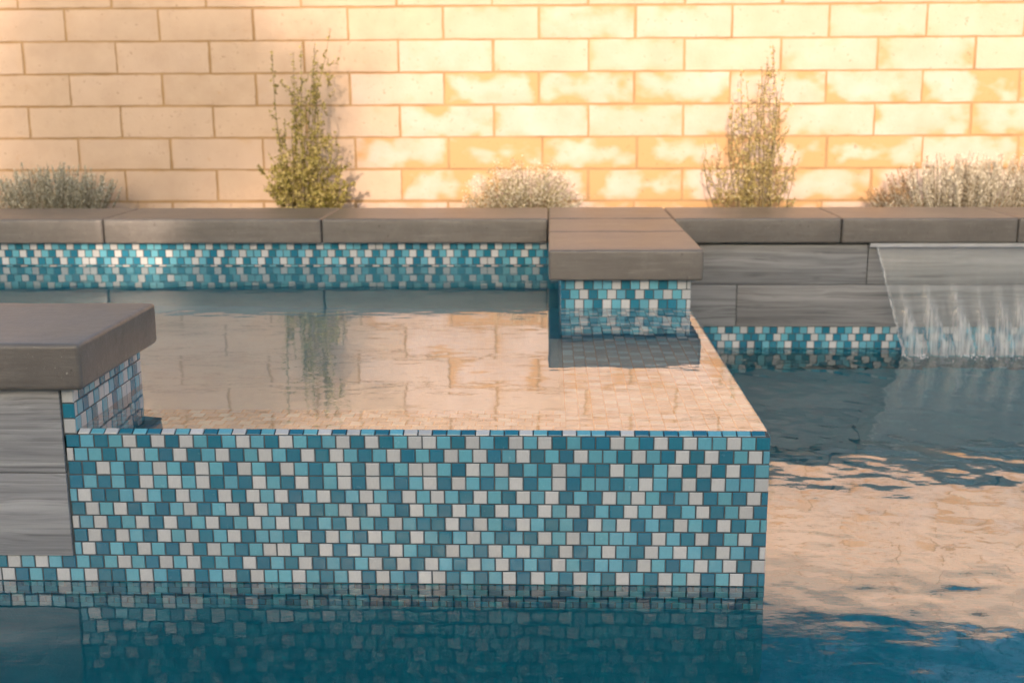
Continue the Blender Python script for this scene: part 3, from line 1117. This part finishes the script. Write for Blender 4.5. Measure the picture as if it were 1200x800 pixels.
ZS = .398
clump('lavender_plant', 'dense grey green lavender clump in the shaded end of the bed', 'plant', (-2.06, 4.80, ZS), .50, .225, 'leaf_silver', 5, 300)
clump('lavender_plant', 'sun bleached silver lavender clump with dry brown heads beside the coping', 'plant', (1.66, 4.80, ZS), .72, .255, 'leaf_bleached', 6, 330, .009, -.66,
      skew=lambda a: .30 + .70 * min(1, max(0, (a + 1.0) / .75)) ** .7)
shrub('tall_shrub', 'tall narrow green shrub with a leafy foot and thin whips', 'shrub', (-1.02, 4.85, ZS), .37, .80, 'leaf_green', 12, 20,
      [(-.62, .86), (-.30, .80), (-.05, .76), (.12, .88), (.30, .80), (.55, .98), (.35, .92), (-.15, .62), (.15, .66), (.72, .46), (-.45, .5), (.0, .55), (.3, .55), (.5, .62), (-.25, .68), (.85, .33), (-.8, .36), (-.55, .42), (.6, .4), (-.1, .9)], .38, .74, lean=.03)
shrub('tall_shrub', 'tall airy yellow green shrub with scattered leaves against the sunlit wall', 'shrub', (.84, 4.85, ZS), .42, .72, 'leaf_yellow', 15, 11,
      [(-.28, .90), (-.22, .80), (.22, 1.0), (.16, .90), (.34, .92), (.05, .72), (-.52, .60), (-.75, .42), (-.6, .48), (-.1, .62), (.25, .7), (.3, .66), (.6, .55), (.8, .40), (.9, .32), (-.35, .66), (.12, .8), (-.95, .40), (.55, .78)], .36, .5)
def mound(name, label, cat, base, width, height, leafm, seed, n=2600):
    g = random.Random(seed)
    root = thing(name, label, cat, base)
    B = Vector(base)
    st_, lf = MB(), MB()
    for i in range(150):
        a, b_ = g.uniform(-1, 1), g.uniform(-1, 1)
        top = math.sqrt(max(.05, 1 - min(.96, a * a * .9 + b_ * b_ * .5)))
        tip = B + Vector((a * width / 2 + g.gauss(0, .012), b_ * .13, height * top * g.uniform(.55, 1.08)))
        foot = B + Vector((a * width * .22, b_ * .05, -.005))
        mid = foot.lerp(tip, .5) + rv(g, .008)
        st_.tube([foot, mid, tip], [.0013, .001, .0005], 3)
        for k in range(n // 150):
            t_ = g.uniform(.3, 1.02)
            q = foot.lerp(mid, t_ * 2) if t_ < .5 else mid.lerp(tip, t_ * 2 - 1)
            ll = g.uniform(.006, .012)
            lf.face(leaf_pts(q + rv(g, .007), rv(g, 1) + Vector((0, 0, .5)), ll, ll * .33, g))
    st_.build('stem', M['stem'], root)
    lf.build('foliage', M[leafm], root)
mound('low_shrub', 'low rounded pale shrub of tiny leaves behind the coping joint', 'shrub', (-.10, 4.80, ZS), .50, .245, 'leaf_pale', 21, 6500)

# ================================================================== behind the camera: an unseen house and tree, added to cast the shade
TE = math.tan(R(SUN_EL)) / math.cos(R(SUN_AZ))
TX = math.tan(R(SUN_AZ))
YH = -9.0
zh = .475 + (4.62 - YH) * TE                # parapet height: its shadow just clears the coping
zh2 = .215 + (4.09 - YH) * TE               # lower wing, stepped down to let sun onto the left coping
xh = -1.36 - TX * (4.09 - YH)               # corner of the main block
house = thing('stucco_house', 'flat roofed beige stucco house with a lower wing', 'house', (2, YH - 3, zg))
mb = MB()
mb.box(xh, 14, YH - 8, YH, zg, zh)
mb.build('wall', M['stucco'], house)
mb = MB()
mb.box(xh - 9, xh - .002, YH - 7, YH - .002, zg, zh2)
mb.build('wing_wall', M['stucco'], house)
for (a, c, z0, z1) in ((-2.5, -.7, 1.0, 2.3), (1.2, 4.2, zg + .02, 2.35), (6.2, 8.0, 1.0, 2.3), (-8.4, -6.8, 1.1, 2.2)):
    mb = MB()
    mb.box(a, c, YH - .01, YH + .05, z0, z1)
    w = mb.build('window', M['frame'], house)
    for q in range(2):
        mb = MB()
        e = (c - a) / 2
        mb.box(a + q * e + .06, a + (q + 1) * e - .06, YH + .03, YH + .056, z0 + .07, z1 - .07)
        mb.build('pane', M['glass'], w)

def tree(name, label, base, crown, rad, nleaf, seed):
    g = random.Random(seed)
    root = thing(name, label, 'tree', base)
    B, Cn = Vector(base), Vector(crown)
    tr, lf = MB(), MB()
    fork = B.lerp(Cn, .55)
    tr.tube([B, B.lerp(fork, .5) + Vector((.06, .03, 0)), fork], [.11, .085, .07], 9)
    tips = []
    for i in range(26):
        d = rv(g, 1).normalized()
        tip = Cn + Vector((d.x * rad[0], d.y * rad[1], d.z * rad[2])) * g.uniform(.5, .98)
        tr.tube([fork, fork.lerp(tip, .5) + rv(g, .08), tip], [.035, .018, .006], 5)
        tips.append(tip)
    for i in range(nleaf):
        t_ = g.choice(tips)
        q = t_ + rv(g, .16)
        ll = g.uniform(.04, .075)
        lf.face(leaf_pts(q, rv(g, 1), ll, ll * .25, g))
    tr.build('trunk', M['bark'], root)
    lf.build('crown', M['leaf_olive'], root)
YT = -5.2
def back_at(x, z, y, yt):
    return Vector((x - TX * (y - yt), yt, z + TE * (y - yt)))
c1 = back_at(-1.85, .88, YW, YT)
tree('olive_tree', 'small olive tree with an open crown beside the house', (c1.x - .3, YT, zg), c1, (1.0, .8, .66), 8800, 41)

# unseen trees, added to darken what the water mirrors above the block wall
for i, (xx, lab) in enumerate([(-2.6, 'evergreen tree behind the shaded end of the block wall'), (-.9, 'evergreen tree behind the block wall, between two others'), (.8, 'evergreen tree behind the stained part of the block wall'),
                               (2.4, 'evergreen tree behind the block wall, past the waterfall'), (4.1, 'last evergreen tree of the row behind the block wall')]):
    tree('evergreen_tree', lab, (xx, 6.9, zg), (xx + .1, 6.9 + .1 * (i % 2), 2.3), (.95, .6, 1.0), 4200, 60 + i)
